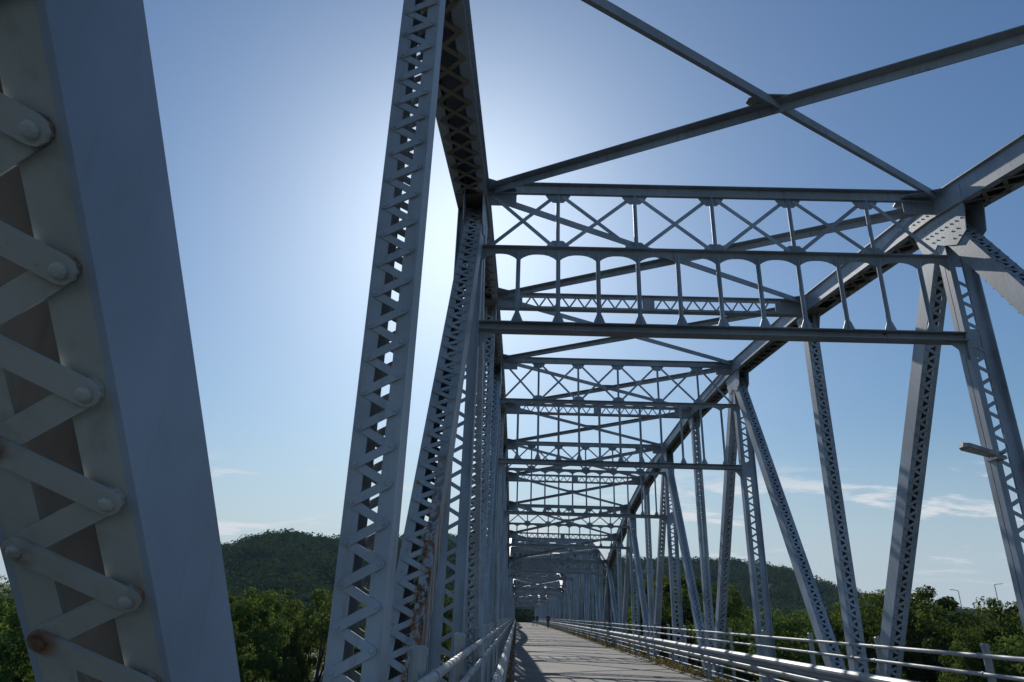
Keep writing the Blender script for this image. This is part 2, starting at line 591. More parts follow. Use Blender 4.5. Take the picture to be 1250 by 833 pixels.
def build_span(label, group, near):
    span = empty('truss_span')
    tag(span, label, 'bridge', group)
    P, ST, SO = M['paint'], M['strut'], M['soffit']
    n = len(YN)
    for s in (-1, 1):
        X = np.array([s, 0, 0.0])
        xin = XR if s > 0 else XL
        cx0 = xin - s * 0.05                  # chord inner edge
        CW = 0.42
        # ---- top chord, one box per panel, crossed lacing underneath
        for i in range(n - 1):
            a = np.array([cx0, YN[i], ZU[i]]); b = np.array([cx0, YN[i + 1], ZU[i + 1]])
            t = unit(b - a); L = np.linalg.norm(b - a)
            up = np.cross(X, t) * s
            if up[2] < 0: up = -up
            mb = MB(); th = 0.014
            fo = 0.045                        # flange that stands out past the web
            for base, sg in ((fo, 1), (CW - fo, -1)):
                obox(mb, a + X * base + up * 0.012, t * L, X * th * sg, up * (CH - 0.026), True)
            obox(mb, a + X * 0.0 + up * (CH - 0.014), t * L, X * CW, up * 0.014)       # cover plate
            obox(mb, a + X * 0.0, t * L, X * 0.105, up * 0.0118)                          # bottom flanges
            obox(mb, a + X * (CW - 0.105), t * L, X * 0.105, up * 0.0118)
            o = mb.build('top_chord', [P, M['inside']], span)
            for q0, q1 in ((0.0, 0.55), (L - 0.55, L)):
                bt = MB()
                obox(bt, a + t * q0 + X * 0.012 - up * 0.010, t * (q1 - q0), X * (CW - 0.024), up * 0.0097)
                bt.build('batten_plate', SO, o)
            mats, bl = zigzag(a + t * 0.6 + X * CW / 2, t, X, -up, L - 1.2, 0.155, 0.72, 0.009, True)
            pk = None
            if near and s < 0 and i in (1,):
                pk = lambda q: q[1, 3] > 3.6
            if near and s > 0 and i == 1:
                pk = lambda q: q[1, 3] > 6.0
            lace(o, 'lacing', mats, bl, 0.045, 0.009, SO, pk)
        # ---- bottom chord
        mb = MB()
        for e in (0.02, 0.2):
            obox(mb, (xin + s * e, YN[0], ZB - 0.2), (0, SPAN, 0), (s * 0.014, 0, 0), (0, 0, 0.4))
        obox(mb, (xin + s * 0.036, YN[0], ZB - 0.2), (0, SPAN, 0), (s * 0.16, 0, 0), (0, 0, 0.012))
        obox(mb, (xin + s * 0.036, YN[0], ZB + 0.188), (0, SPAN, 0), (s * 0.16, 0, 0), (0, 0, 0.012))
        mb.build('bottom_chord', P, span)
        # ---- diagonals: top nodes are even, bottom nodes odd
        for i in range(0, n - 1):
            top, bot = (i, i + 1) if i % 2 == 0 else (i + 1, i)
            a = np.array([YN[top], ZU[top]]); b = np.array([YN[bot], ZB])
            d = unit(b - a)
            pk, mm = None, P
            if near:
                if s < 0 and i == 0: pk = lambda q: -0.45 < q[2, 3] < 1.1
                if s < 0 and i == 1: pk = lambda q: -0.6 < q[2, 3] < 2.8; mm = M['rusty']
                if s > 0 and i == 1: pk = lambda q: 3.0 < q[2, 3] < 4.6
                if s > 0 and i == 2: pk = lambda q: 0.6 < q[2, 3] < 4.6
                if s < 0 and i == 0: mm = M['clean_skytint']
            dd = 0.26
            if s < 0 and i == 0:
                dd = 0.22; a = a + (0.026, 0); b = b + (0.026, 0)
            ex = dict(face=M['aged_bounce'], inner=M['inside_grey']) if (s < 0 and i == 0) else {}
            if s < 0 and i == 1:
                dd = 0.31; a = a + (0.03, 0); b = b + (0.03, 0)
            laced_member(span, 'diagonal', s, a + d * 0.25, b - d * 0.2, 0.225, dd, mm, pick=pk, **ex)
        # ---- posts
        for i in range(n):
            if i % 2 == 1:                    # laced box posts at the bottom nodes
                pk = None
                if near and i == 1 and s < 0: pk = lambda q: -0.6 < q[2, 3] < 3.5
                if near and i == 3 and s > 0: pk = lambda q: 3.3 < q[2, 3] < 5.3
                laced_member(span, 'post', s, (YN[i], ZB + 0.1), (YN[i], ZU[i] - 0.02), 0.225, 0.20, P, pick=pk)
            else:                             # open posts: two pairs of angles with a laced web
                mb = MB()
                y, z0, z1 = YN[i], ZB - 0.05, ZU[i] - 0.015
                for xx in (0.0, 0.36):
                    sg = 1 if xx == 0 else -1
                    for e in (-1, 1):
                        obox(mb, (xin + s * xx, y + e * 0.006, z0), (s * sg * 0.012, 0, 0), (0, e * 0.085, 0), (0, 0, z1 - z0))
                        obox(mb, (xin + s * (xx + sg * 0.012), y + e * 0.006, z0), (s * sg * 0.115, 0, 0), (0, e * 0.011, 0), (0, 0, z1 - z0))
                zf = FRAMES.get(i, (0, 4.4, 3.3))
                if i in FRAMES:
                    box(mb, *sorted((xin + s * 0.014, xin + s * 0.346)), y - 0.0055, y + 0.0055, zf[2] - 0.28, zf[2] + 0.10)
                    box(mb, *sorted((xin + s * 0.014, xin + s * 0.346)), y - 0.0055, y + 0.0055, zf[1] - 0.1, z1 - 0.01)
                o = mb.build('post', P, span)
                mats, bl = zigzag(np.array([xin + s * 0.18, y - 0.005, z0 + 0.1]), np.array([0, 0, 1.0]), X, np.array([0, -1.0, 0]), (zf[1] if i in FRAMES else z1) - z0 - 0.25, 0.125, 0.29, 0.004)
                pk = None
                if near and i == 2 and s > 0: pk = lambda q: 0.2 < q[2, 3] < 4.3
                lace(o, 'lacing', mats, bl, 0.045, 0.006, P, pk)
        # ---- node gussets
        for i in range(n):
            y, z = YN[i], ZU[i]
            sl = (ZU[min(i + 1, n - 1)] - ZU[max(i - 1, 0)]) / (YN[min(i + 1, n - 1)] - YN[max(i - 1, 0)])
            if i % 2 == 0:
                prof = [(-0.62, 0.24), (0.55, 0.24), (0.50, -0.02), (0.34, -0.42), (0.12, -0.46), (0.02, -0.38), (-0.10, -0.44), (-0.34, -0.52), (-0.56, -0.40), (-0.62, -0.1)]
                if i == 0: prof = [(max(q, -0.12), r) for q, r in prof]
                if i == n - 1: prof = [(min(q, 0.12), r) for q, r in prof]
            else:
                prof = [(-0.30, 0.24), (0.30, 0.24), (0.28, 0.0), (0.13, -0.34), (-0.13, -0.34), (-0.28, 0.0)]
            for side, nx in ((xin - s * 0.003, -s), (xin + s * 0.228, s)):
                pts = [(side, y + q, z + r + sl * q) for q, r in prof]
                mb = MB()
                plate(mb, pts, (nx, 0, 0), 0.012)
                g = mb.build('gusset_plate', P, span)
                if nx == -s and (near and i <= 6):
                    rv = MB()
                    qs = []
                    for q in np.arange(-0.52, 0.5, 0.105):
                        for r in np.arange(-0.42, 0.20, 0.105):
                            if i % 2 == 1 and (abs(q) > 0.2 or r < -0.3): continue
                            if r < -0.12 - 0.5 * (0.5 - abs(q)) and abs(q) < 0.22: continue
                            if r < -0.30 and abs(q) > 0.46: continue
                            if q > 0.30 and r < -0.2: continue
                            if (i == 0 and q < -0.08): continue
                            qs.append((side - s * 0.012, y + q + random.uniform(-.004, .004), z + r + sl * q))
                    rivets_on(rv, qs, (-s, 0, 0), 0.011)
                    rv.build('rivet_heads', P, g)['kind'] = 'stuff'
    # ---- sway frames between the trusses at the top nodes
    x0, x1 = XL, XR
    for i, (zt, zm, zb) in FRAMES.items():
        y = YN[i] - 0.06
        mb = MB()
        # top strut: web and two flanges
        box(mb, x0 + 0.02, x1 - 0.02, y - 0.006, y + 0.006, zt - 0.15, zt - 0.012)
        box(mb, x0 + 0.02, x1 - 0.02, y - 0.075, y + 0.075, zt - 0.0118, zt)
        box(mb, x0 + 0.02, x1 - 0.02, y - 0.055, y - 0.0062, zt - 0.162, zt - 0.1502)
        # middle strut
        box(mb, x0, x1, y - 0.006, y + 0.006, zm - 0.075, zm - 0.011)
        box(mb, x0, x1, y - 0.075, y + 0.075, zm - 0.0108, zm)
        # bottom strut: shallow channel
        box(mb, x0 - 0.0, x1, y - 0.09, y + 0.09, zb - 0.012, zb)
        box(mb, x0 - 0.0, x1, y - 0.006, y + 0.006, zb - 0.10, zb - 0.0122)
        box(mb, x0 - 0.0, x1, y - 0.09, y + 0.09, zb - 0.1122, zb - 0.1002)
        # end brackets under the bottom strut
        for xa, sg in ((x0, 1), (x1, -1)):
            plate(mb, [(xa, y - 0.004, zb - 0.112), (xa + sg * 0.22, y - 0.004, zb - 0.1124), (xa + sg * 0.12, y - 0.004, zb - 0.19), (xa, y - 0.004, zb - 0.34)], (0, 1, 0), 0.008)
            box(mb, *sorted((xa, xa + sg * 0.42)), y - 0.0125, y - 0.0065, zt - 0.34, zt - 0.04)
        # small gussets on the verticals
        xv = [0.42 + 1.03 * k for k in range(5)]
        for xx in xv:
            for zz_, sg in ((zt - 0.1625, -1), (zm + 0.0005, 1)):
                plate(mb, [(xx - 0.17, y - 0.0135, zz_), (xx + 0.17, y - 0.0135, zz_), (xx + 0.14, y - 0.0135, zz_ + sg * 0.05), (xx + 0.07, y - 0.0135, zz_ + sg * 0.115), (xx - 0.07, y - 0.0135, zz_ + sg * 0.115), (xx - 0.14, y - 0.0135, zz_ + sg * 0.05)], (0, 1, 0), 0.007)
        # arched web plate under the middle strut
        xh = [-0.09 + 0.517 * k for k in range(11)]
        xs = [x0] + xh + [x1]
        for a, b in zip(xs[:-1], xs[1:]):
            if b - a < 0.15: continue
            m_ = 9
            us = np.linspace(-1, 1, m_)
            low = [(a + (b - a) * (u + 1) / 2, y - 0.004, zm - 0.0755 - 0.015 - 0.10 * abs(u) ** 2.6) for u in us]
            plate(mb, [(a, y - 0.004, zm - 0.0755)] + low + [(b, y - 0.004, zm - 0.0755)], (0, 1, 0), 0.008)
        fr = mb.build('sway_frame', ST, span)
        hz0, hz1 = zb + 0.0005, zm - 0.08
        hm = MB()
        box(hm, -0.028, 0.028, -0.0135, -0.0045, 0, hz1 - hz0)
        box(hm, -0.004, 0.004, -0.06, -0.0137, 0, hz1 - hz0)
        plate(hm, [(-0.085, -0.022, 0), (0.085, -0.022, 0), (0.032, -0.022, 0.14), (-0.032, -0.022, 0.14)], (0, 1, 0), 0.008)
        hme = hm.mesh('hanger_bar', P)
        for xx in xh:
            link('hanger_bar', hme, fr, Matrix.Translation((xx, y, hz0)))
        vm = MB()
        vz0, vz1 = zm + 0.001, zt - 0.163
        box(vm, -0.026, 0.026, -0.022, -0.014, 0, vz1 - vz0)
        box(vm, -0.004, 0.004, -0.06, -0.0222, 0, vz1 - vz0)
        vme = vm.mesh('brace_upright', P)
        for xx in xv:
            link('brace_upright', vme, fr, Matrix.Translation((xx, y, vz0)))
        xe = [x0 + 0.03] + xv + [x1 - 0.03]
        for a, b in zip(xe[:-1], xe[1:]):
            for kk, (za, zc, yo) in enumerate(((vz1 - 0.02, vz0 + 0.02, -0.0185), (vz0 + 0.02, vz1 - 0.02, -0.0095 + 0.018))):
                bm_ = MB()
                dx = 0.06
                beam(bm_, (a + dx, y + yo, za), (b - dx, y + yo, zc), (0, 1, 0), 0.007, 0.05)
                bm_.build('cross_brace', P, fr)
    # ---- lattice struts at the bottom-node posts
    for i in range(1, n, 2):
        y = YN[i] - 0.02
        zt = ZU[i] + CH - 0.02; zl = ZU[i] - 0.02
        mb = MB()
        for z_, sg in ((zt, -1), (zl, 1)):
            box(mb, x0, x1, y - 0.08, y + 0.08, min(z_, z_ + sg * 0.011), max(z_, z_ + sg * 0.011))
            for e in (-1, 1):
                box(mb, x0, x1, *sorted((y + e * 0.0, y + e * 0.010)), *sorted((z_ + sg * 0.0112, z_ + sg * 0.075)))
        zc0, zc1 = zl + 0.03, zt - 0.03
        box(mb, x0, x0 + 0.52, y - 0.021, y - 0.0105, zc0, zc1)
        box(mb, x1 - 0.52, x1, y - 0.021, y - 0.0105, zc0, zc1)
        xm = (x0 + x1) / 2
        box(mb, xm - 0.12, xm + 0.12, y - 0.021, y - 0.0105, zc0, zc1)
        o = mb.build('lattice_strut', ST, span)
        mats = []
        for xa, xb in ((x0 + 0.55, xm - 0.13), (xm + 0.13, x1 - 0.55)):
            mm_, bl = zigzag(np.array([xa, y - 0.0108, (zt + zl) / 2]), np.array([1.0, 0, 0]), np.array([0, 0, 1.0]), np.array([0, -1.0, 0]), xb - xa + 0.01, (zt - zl) / 2 - 0.05, 0.30, 0.004)
            mats += mm_
        lace(o, 'lacing', mats, bl, 0.032, 0.006, ST, (lambda q: True) if (near and i == 3) else None)
    # ---- lateral crosses in the plane of the top chords
    for i in range(n - 1):
        za, zb_ = ZU[i] + CH - 0.05, ZU[i + 1] + CH - 0.05
        ya, yb = YN[i] + 0.12, YN[i + 1] - 0.12
        if i % 2 == 1: yb = YN[i + 1] - 0.20
        for k, (xa, xb) in enumerate(((x0 + 0.10, x1 - 0.10), (x1 - 0.10, x0 + 0.10))):
            lift = -0.014 * k
            pa, pb = np.array([xa, ya, za + lift]), np.array([xb, yb, zb_ + lift])
            t = unit(pb - pa)
            sd = unit(np.cross((0, 0, 1), t)); up = np.cross(t, sd)
            mb = MB()
            obox(mb, pa - sd * 0.055, pb - pa, sd * 0.11, up * 0.010)
            obox(mb, pa - sd * 0.055 - up * 0.095, pb - pa, sd * 0.011, up * 0.0945)
            mb.build('lateral_brace', ST, span)
        c = np.array([(x0 + x1) / 2, (ya + yb) / 2, (za + zb_) / 2 + 0.012])
        t = unit(np.array([0, yb - ya, zb_ - za]))
        up = np.cross((1, 0, 0), t)
        mb = MB()
        plate(mb, [c + np.array([a, 0, 0]) * 1.0 + t * b for a, b in ((-0.25, -0.04), (-0.16, -0.13), (0.16, -0.13), (0.25, -0.04), (0.25, 0.04), (0.16, 0.13), (-0.16, 0.13), (-0.25, 0.04))], up, 0.01)
        mb.build('lateral_gusset', ST, span)
    for i in range(n):
        z_ = ZU[i] + CH - 0.038
        for xa, sg in ((x0 + 0.045, 1), (x1 - 0.045, -1)):
            mb = MB()
            sl = (ZU[min(i + 1, n - 1)] - ZU[max(i - 1, 0)]) / (YN[min(i + 1, n - 1)] - YN[max(i - 1, 0)])
            pts = [(xa, YN[i] + q, z_ + sl * q) for q in (-0.42,)] + [(xa + sg * 0.34, YN[i] - 0.2, z_ - sl * 0.2), (xa + sg * 0.40, YN[i], z_), (xa + sg * 0.34, YN[i] + 0.2, z_ + sl * 0.2), (xa, YN[i] + 0.42, z_ + sl * 0.42)]
            if sg < 0: pts = pts[::-1]
            plate(mb, pts, (0, 0, -1), 0.009)
            mb.build('corner_plate', ST, span)
    # ---- end portals: arched plate girders
    for i in (0, n - 1):
        y = YN[i] + (0.06 if i == 0 else -0.06)
        zt = ZU[i] + CH - 0.04
        us = np.linspace(-1, 1, 17)
        w = x1 - x0
        low = [((x0 + x1) / 2 + u * w / 2, y - 0.006, ZU[i] - 0.42 - 0.42 * abs(u) ** 7) for u in us]
        mb = MB()
        edge = [(a, b, c + 0.14) for a, b, c in low]
        for a, b, c, d_ in zip(low[:-1], low[1:], edge[1:], edge[:-1]):
            plate(mb, [a, b, c, d_], (0, 1, 0), 0.012)
            beam(mb, a, b, (0, 1, 0), 0.16, 0.012)
        box(mb, x0, x1, y - 0.006, y + 0.006, zt - 0.14, zt)
        box(mb, x0, x1, y - 0.1, y + 0.1, zt + 0.0005, zt + 0.012)
        zl_ = ZU[i] - 0.30
        for k in range(12):
            xa, xb = x0 + w * k / 12, x0 + w * (k + 1) / 12
            beam(mb, (xa, y - 0.012, zl_), (xb, y - 0.012, zt - 0.12), (0, 1, 0), 0.008, 0.05)
            beam(mb, (xb, y + 0.012, zl_), (xa, y + 0.012, zt - 0.12), (0, 1, 0), 0.008, 0.05)
            if k: box(mb, xa - 0.03, xa + 0.03, y - 0.026, y - 0.018, zl_ - 0.1, zt - 0.05)
        mb.build('portal_frame', ST, span)
    # ---- floor beams
    for i in range(n):
        mb = MB()
        y = YN[i]
        box(mb, x0 - 0.1, x1 + 0.1, y - 0.008, y + 0.008, -2.25, -1.64)
        box(mb, x0 - 0.1, x1 + 0.1, y - 0.13, y + 0.13, -1.6398, -1.62)
        box(mb, x0 - 0.1, x1 + 0.1, y - 0.13, y + 0.13, -2.27, -2.2502)
        mb.build('floor_beam', P, span)
    return span

# ------------------------------------------------------------------ setting: road on the bridge
ROAD_Z = -1.38
def strip(name, xs_z, y0, y1, step, m, kind='structure', parent=None):
    """swept cross-section (x, z) along the bridge"""
    mb = MB()
    ys = np.arange(y0, y1 + 0.01, step)
    k = len(xs_z)
    v = [(x, y, z + GRADE(y)) for y in ys for x, z in xs_z]
    f = [(i * k + j, i * k + (j + 1) % k, (i + 1) * k + (j + 1) % k, (i + 1) * k + j) for i in range(len(ys) - 1) for j in range(k)]
    f += [tuple(range(k))[::-1], tuple(range((len(ys) - 1) * k, len(ys) * k))]
    mb.add(v, f)
    o = mb.build(name, m, parent)
    if kind and parent is None: o['kind'] = kind
    return o
Y_END = YN[0] + 5 * SPAN
strip('road', [(-0.14, ROAD_Z), (2.3, ROAD_Z + 0.025), (4.62, ROAD_Z), (4.62, ROAD_Z - 0.2), (-0.14, ROAD_Z - 0.2)], YN[0] - 12, 258, 3.0, M['road'])
strip('kerb_left', [(-0.44, ROAD_Z + 0.10), (-0.1405, ROAD_Z + 0.09), (-0.1405, ROAD_Z - 0.2), (-0.44, ROAD_Z - 0.2)], YN[0] - 12, Y_END, 3.0, M['kerb'])
strip('kerb_right', [(4.6205, ROAD_Z + 0.03), (5.3, ROAD_Z + 0.05), (5.3, ROAD_Z - 0.2), (4.6205, ROAD_Z - 0.2)], YN[0] - 12, Y_END, 3.0, M['kerb'])

# ------------------------------------------------------------------ setting: land, water, hills
def smooth(a, b, x):
    t = np.clip((x - a) / (b - a), 0, 1)
    return t * t * (3 - 2 * t)
def ground_h(x, y):
    x = np.asarray(x, float); y = np.asarray(y, float)
    h = -8.3 + 0.35 * np.sin(x * 0.21 + 1.3) * np.cos(y * 0.17) + 0.2 * np.sin(x * 0.5 + y * 0.37)
    creek = np.exp(-((x - 2.5 - 3 * np.sin(y * 0.03)) / 9.0) ** 2) * smooth(230, 205, y)
    h = h - 1.6 * creek
    bank = smooth(218, 250, y)
    h = h * (1 - bank) + bank * (-3.2 + 0.2 * np.sin(x * 0.1) + GRADE(300) * 0.4)
    return h
gx = np.concatenate([[-2500, -1500, -900, -600, -420, -300, -220, -160], np.arange(-120, 121, 4), [160, 220, 300, 420, 600, 900, 1500, 2500]]).astype(float)
gy = np.concatenate([[-2500, -1200, -600, -300, -150, -80], np.arange(-40, 281, 4), [300, 340, 400, 480, 600, 800, 1200, 2000, 3500]]).astype(float)
GX, GY = np.meshgrid(gx, gy)
GZ = ground_h(GX, GY)
gv = np.c_[GX.ravel(), GY.ravel(), GZ.ravel()]
nx_ = len(gx)
I, J = np.meshgrid(np.arange(nx_ - 1), np.arange(len(gy) - 1))
q0 = (J * nx_ + I).ravel()
gq = np.c_[q0, q0 + 1, q0 + 1 + nx_, q0 + nx_]
tag(link('ground', fast_mesh('ground', gv, gq, M['ground'])), kind='structure')
mb = MB()
mb.add([(-2500, -2500, -8.62), (2500, -2500, -8.62), (2500, 214, -8.62), (-2500, 214, -8.62)], [(0, 1, 2, 3)])
mb.build('water', M['water'])['kind'] = 'structure'

# ridge behind the far bank: crest angle seen from the bridge, per bearing
AZ = [-60, -40, -31, -26, -22.4, -20.5, -18.5, -17, -15.4, -11, -7.5, -3, 0, 5, 9, 13, 16, 18.7, 20.5, 22.6, 25, 28, 33, 45, 60]
EL = [0.5, 1.0, 1.9, 3.0, 3.8, 4.6, 5.0, 5.0, 4.75, 4.9, 5.4, 5.3, 5.0, 4.7, 4.1, 4.15, 4.1, 3.85, 3.5, 2.7, 1.9, 1.2, 0.6, 0.4, 0.3]
def hill_h(az, r):
    crest = np.interp(az, AZ, EL)
    R0 = 470 + 60 * np.sin(az * 0.11)
    hmax = np.tan(np.radians(crest)) * R0 - 5.5
    prof = np.where(r < R0, smooth(R0 - 200, R0, r), 1 - 0.35 * smooth(R0, R0 + 260, r))
    fold = 1 + 0.10 * np.sin(az * 0.9 + r * 0.02) * (1 - prof)
    return -4.4 + np.maximum(hmax + 4.4, 0) * prof * fold
ha = np.linspace(-60, 60, 161); hr = np.linspace(196, 780, 48)
HA, HR = np.meshgrid(ha, hr)
HZ = hill_h(HA, HR)
hv = np.c_[(np.sin(np.radians(HA)) * HR).ravel(), (np.cos(np.radians(HA)) * HR).ravel(), HZ.ravel()]
I, J = np.meshgrid(np.arange(len(ha) - 1), np.arange(len(hr) - 1))
q0 = (J * len(ha) + I).ravel()
tag(link('hills', fast_mesh('hills', hv, np.c_[q0, q0 + 1, q0 + 1 + len(ha), q0 + len(ha)], M['ground'])), kind='structure')

def leaf_quads(centres, normals, size, rng, aspect=0.5):
    """one folded-diamond leaf per centre"""
    k = len(centres)
    nrm = normals / np.linalg.norm(normals, axis=1, keepdims=True)
    a = np.cross(nrm, rng.normal(size=(k, 3)))
    a /= np.linalg.norm(a, axis=1, keepdims=True) + 1e-9
    b = np.cross(nrm, a)
    s = (size * rng.uniform(0.6, 1.35, k))[:, None]
    v = np.stack([centres - a * s, centres + b * s * aspect + nrm * s * 0.12, centres + a * s, centres - b * s * aspect + nrm * s * 0.12], 1).reshape(-1, 3)
    q = np.arange(4 * k).reshape(-1, 4)
    return v, q

# forest on the hills: crowns of leaf clumps, uncountable at this distance
rng = np.random.default_rng(5)
C, Nn, S = [], [], []
az = rng.uniform(-34, 34, 6000); rr = rng.uniform(238, 545, 6000)
keep = rng.uniform(size=6000) < rr / 545
for a, r in zip(az[keep], rr[keep]):
    h = float(hill_h(np.array(a), np.array(r)))
    R = rng.uniform(2.4, 6.5)
    base = np.array([math.sin(rad(a)) * r, math.cos(rad(a)) * r, h + R * 0.7])
    k = 170
    d = rng.normal(size=(k, 3)); d[:, 2] = np.abs(d[:, 2]) - 0.35
    d /= np.linalg.norm(d, axis=1, keepdims=True)
    C.append(base + d * R * rng.uniform(0.7, 1.1, (k, 1)) * np.array([1, 1, 0.85]))
    Nn.append(d + rng.normal(size=(k, 3)) * 0.3)
C = np.concatenate(C); Nn = np.concatenate(Nn)
v, q = leaf_quads(C, Nn, 0.62, rng, 0.8)
tag(link('hill_forest', fast_mesh('hill_forest', v, q, M['canopy'])), 'dark green forest covering the hills behind the bridge', 'forest', kind='stuff')

# ------------------------------------------------------------------ bridge spans
span1 = build_span('near grey steel truss span framing the view, with starred sun behind its left chord', 'truss spans of the bridge', True)
span2 = build_span('second truss span, its sunlit chords seen just past the near span', 'truss spans of the bridge', False)
LAB = {2: 'third truss span along the road, beyond the second portal', 3: 'fourth truss span, small and dark, one before the last', 4: 'farthest truss span, smallest of all, by the white-roofed house'}
def place_span(o, k):
    o.location = (0, k * SPAN, GRADE(k * SPAN + 22) - GRADE(22))
span1['label'] = 'nearest grey steel truss span, its laced diagonals filling the left foreground'
place_span(span2, 1)
for k in (2, 3, 4):
    c = copy_tree(span2)
    c['label'] = LAB[k]
    place_span(c, k)
for k in range(0, 6):
    y = YN[0] + k * SPAN
    g = GRADE(y)
    mb = MB()
    plate(mb, [(-1.6, y - 0.9, -2.5 + g - 0.1), (6.5, y - 0.9, -2.5 + g - 0.1), (6.5, y - 0.9, -3.3 + g), (5.9, y - 0.9, -3.9 + g), (6.2, y - 0.9, -11), (-1.3, y - 0.9, -11), (-1.0, y - 0.9, -3.9 + g), (-1.6, y - 0.9, -3.3 + g)], (0, 1, 0), 1.8)
    o = mb.build('bridge_pier', M['concrete'])
    o['kind'] = 'structure'

# ------------------------------------------------------------------ railings
def pipe_railing(s, label):
    root = empty('pipe_railing')
    tag(root, label, 'railing', 'pipe railings')
    xr = 4.95 if s > 0 else -0.35
    xp = xr + s * 0.075
    ya, yb = (0.99 if s > 0 else 0.93), Y_END - 0.5
    ys = np.arange(ya, yb, 2.35)
    post = MB()
    tube(post, [(0, 0, -1.55), (0, 0, -0.165)], 0.038, 12)
    tube(post, [(0, 0, -0.175), (0, 0, -0.150), (0, 0, -0.138)], [0.043, 0.043, 0.030], 12)
    pm = post.mesh('post', M['rail'])
    cl = MB()
    for z in (-0.26, -0.44, -1.0, -1.17):
        box(cl, -0.012, 0.012, -0.05, 0.05, z - 0.012, z + 0.012)
        tube(cl, [(-s * 0.075, -0.014, z), (-s * 0.075, 0.014, z)], 0.029 if z > -0.5 else 0.023, 10)
        box(cl, *sorted((-s * 0.03, -s * 0.055)), -0.011, 0.011, z - 0.012, z + 0.012)
    cm = cl.mesh('clamp', M['rail'])
    for y in ys:
        p = link('post', pm, root, Matrix.Translation((xp, y, GRADE(y))))
        link('clamp', cm, p)
    for z, r in ((-0.26, 0.024), (-0.44, 0.022), (-1.0, 0.018), (-1.17, 0.018)):
        yy = np.arange(-4, yb, 4.7)
        mb = MB()
        tube(mb, [(xr, y, z + GRADE(y)) for y in yy], r, 10)
        for y in yy[1:-1]:
            tube(mb, [(xr, y + 0.9, z + GRADE(y)), (xr, y + 1.02, z + GRADE(y))], r + 0.004, 10)
        mb.build('rail', M['rail'], root, True)
    return root
pipe_railing(-1, 'white pipe railing along the left truss, seen almost end-on')
pipe_railing(1, 'white pipe railing along the right truss, before the trees')

def guardrail(s, label):
    root = empty('guardrail')
    tag(root, label, 'guardrail', 'corrugated guardrails')
    xg = 4.80 if s > 0 else -0.215
    zc = -0.755
    prof = [(0.0, 0.155), (0.03, 0.150), (0.075, 0.115), (0.08, 0.085), (0.075, 0.055), (0.012, 0.018), (0.012, -0.018), (0.075, -0.055), (0.08, -0.085), (0.075, -0.115), (0.03, -0.150), (0.0, -0.155)]
    back = [(a - 0.006, b) for a, b in prof[::-1]]
    sec = prof + back
    k = len(sec)
    for y0 in np.arange(-4, Y_END - 4, 4.3):
        mb = MB()
        y1 = y0 + 4.3 + 0.25
        bump = 0.004 if int(round((y0 + 4) / 4.3)) % 2 else 0.0
        v = [(xg - s * (a + bump), y, zc + b + GRADE(y)) for y in (y0, y1) for a, b in sec]
        f = [(j, (j + 1) % k, k + (j + 1) % k, k + j) for j in range(k)] + [tuple(range(k))[::-1], tuple(range(k, 2 * k))]
        mb.add(v, f)
        o = mb.build('beam', M['galv'], root)
        for e in (0.05, 0.14):
            bl = None
        pb = MB()
        box(pb, *sorted((xg + s * 0.008, xg + s * 0.07)), y0 + 1.3, y0 + 1.4, ROAD_Z - 0.05 + GRADE(y0), zc + 0.12 + GRADE(y0))
        pb.build('guard_post', M['galv'], root)
    return root
guardrail(-1, 'corrugated metal guardrail at the left kerb, mostly in shade')
guardrail(1, 'corrugated metal guardrail at the right kerb, its ribs sunlit')

# ------------------------------------------------------------------ weeds along the kerbs
rng = np.random.default_rng(3)
def weeds(name, x0, x1, z, k, label, size):
    c = []; nn = []
    for _ in range(k):
        y = 6 + 150 * rng.uniform() ** 1.6
        cx = rng.uniform(x0, x1)
        if rng.uniform() > 0.35 + 0.65 * math.sin(y * 0.8 + math.sin(y * 2.1)) ** 2: continue
        m_ = 16
        d = rng.normal(size=(m_, 3)) * np.array([0.05, 0.08, 0.0])
        hh = rng.uniform(0.0, 1, (m_, 1)) ** 1.3
        pts = np.array([cx, y, z + GRADE(y)]) + d * (0.6 + hh) + np.array([0, 0, 1]) * hh * rng.uniform(0.06, 0.22)
        c.append(pts); nn.append(rng.normal(size=(m_, 3)) * np.array([1, 1, 0.35]))
    v, q = leaf_quads(np.concatenate(c), np.concatenate(nn), size, rng, 0.22)
    tag(link(name, fast_mesh(name, v, q, M['weed'])), label, 'weeds', kind='stuff')
weeds('kerb_weeds', 4.64, 5.0, ROAD_Z + 0.03, 1500, 'dry brown weeds along the right kerb', 0.05)
weeds('kerb_weeds', -0.34, -0.12, ROAD_Z + 0.05, 800, 'sparse weeds along the shaded left kerb', 0.045)

# ------------------------------------------------------------------ lamp on the right post
lamp = empty('post_lamp', (5.46, 7.8, 1.86))
tag(lamp, 'flat grey lamp head on a short arm, clamped to the right post', 'lamp')
mb = MB()
tube(mb, [(0.10, 0.0, -0.02), (-0.02, -0.02, 0.0), (-0.10, -0.03, 0.03)], 0.022, 8)
box(mb, -0.02, 0.10, -0.03, 0.16, -0.045, -0.02)
box(mb, -0.02, 0.10, -0.03, 0.16, 0.02, 0.045)
mb.build('arm', M['lamp'], lamp)
mb = MB()
hp = [(-0.03, -0.04, -0.03), (-0.08, -0.10, -0.02), (-0.36, -0.13, 0.055), (-0.41, -0.08, 0.07), (-0.41, 0.0, 0.07), (-0.36, 0.05, 0.055), (-0.08, 0.03, -0.02)]
plate(mb, hp, (0.2, 0, 1), 0.05)
plate(mb, [(-0.10, -0.06, 0.034), (-0.2, -0.07, 0.06), (-0.2, 0.01, 0.06), (-0.10, 0.0, 0.034)], (0.2, 0, 1), 0.02)
mb.build('head', M['lamp'], lamp)
mb = MB()
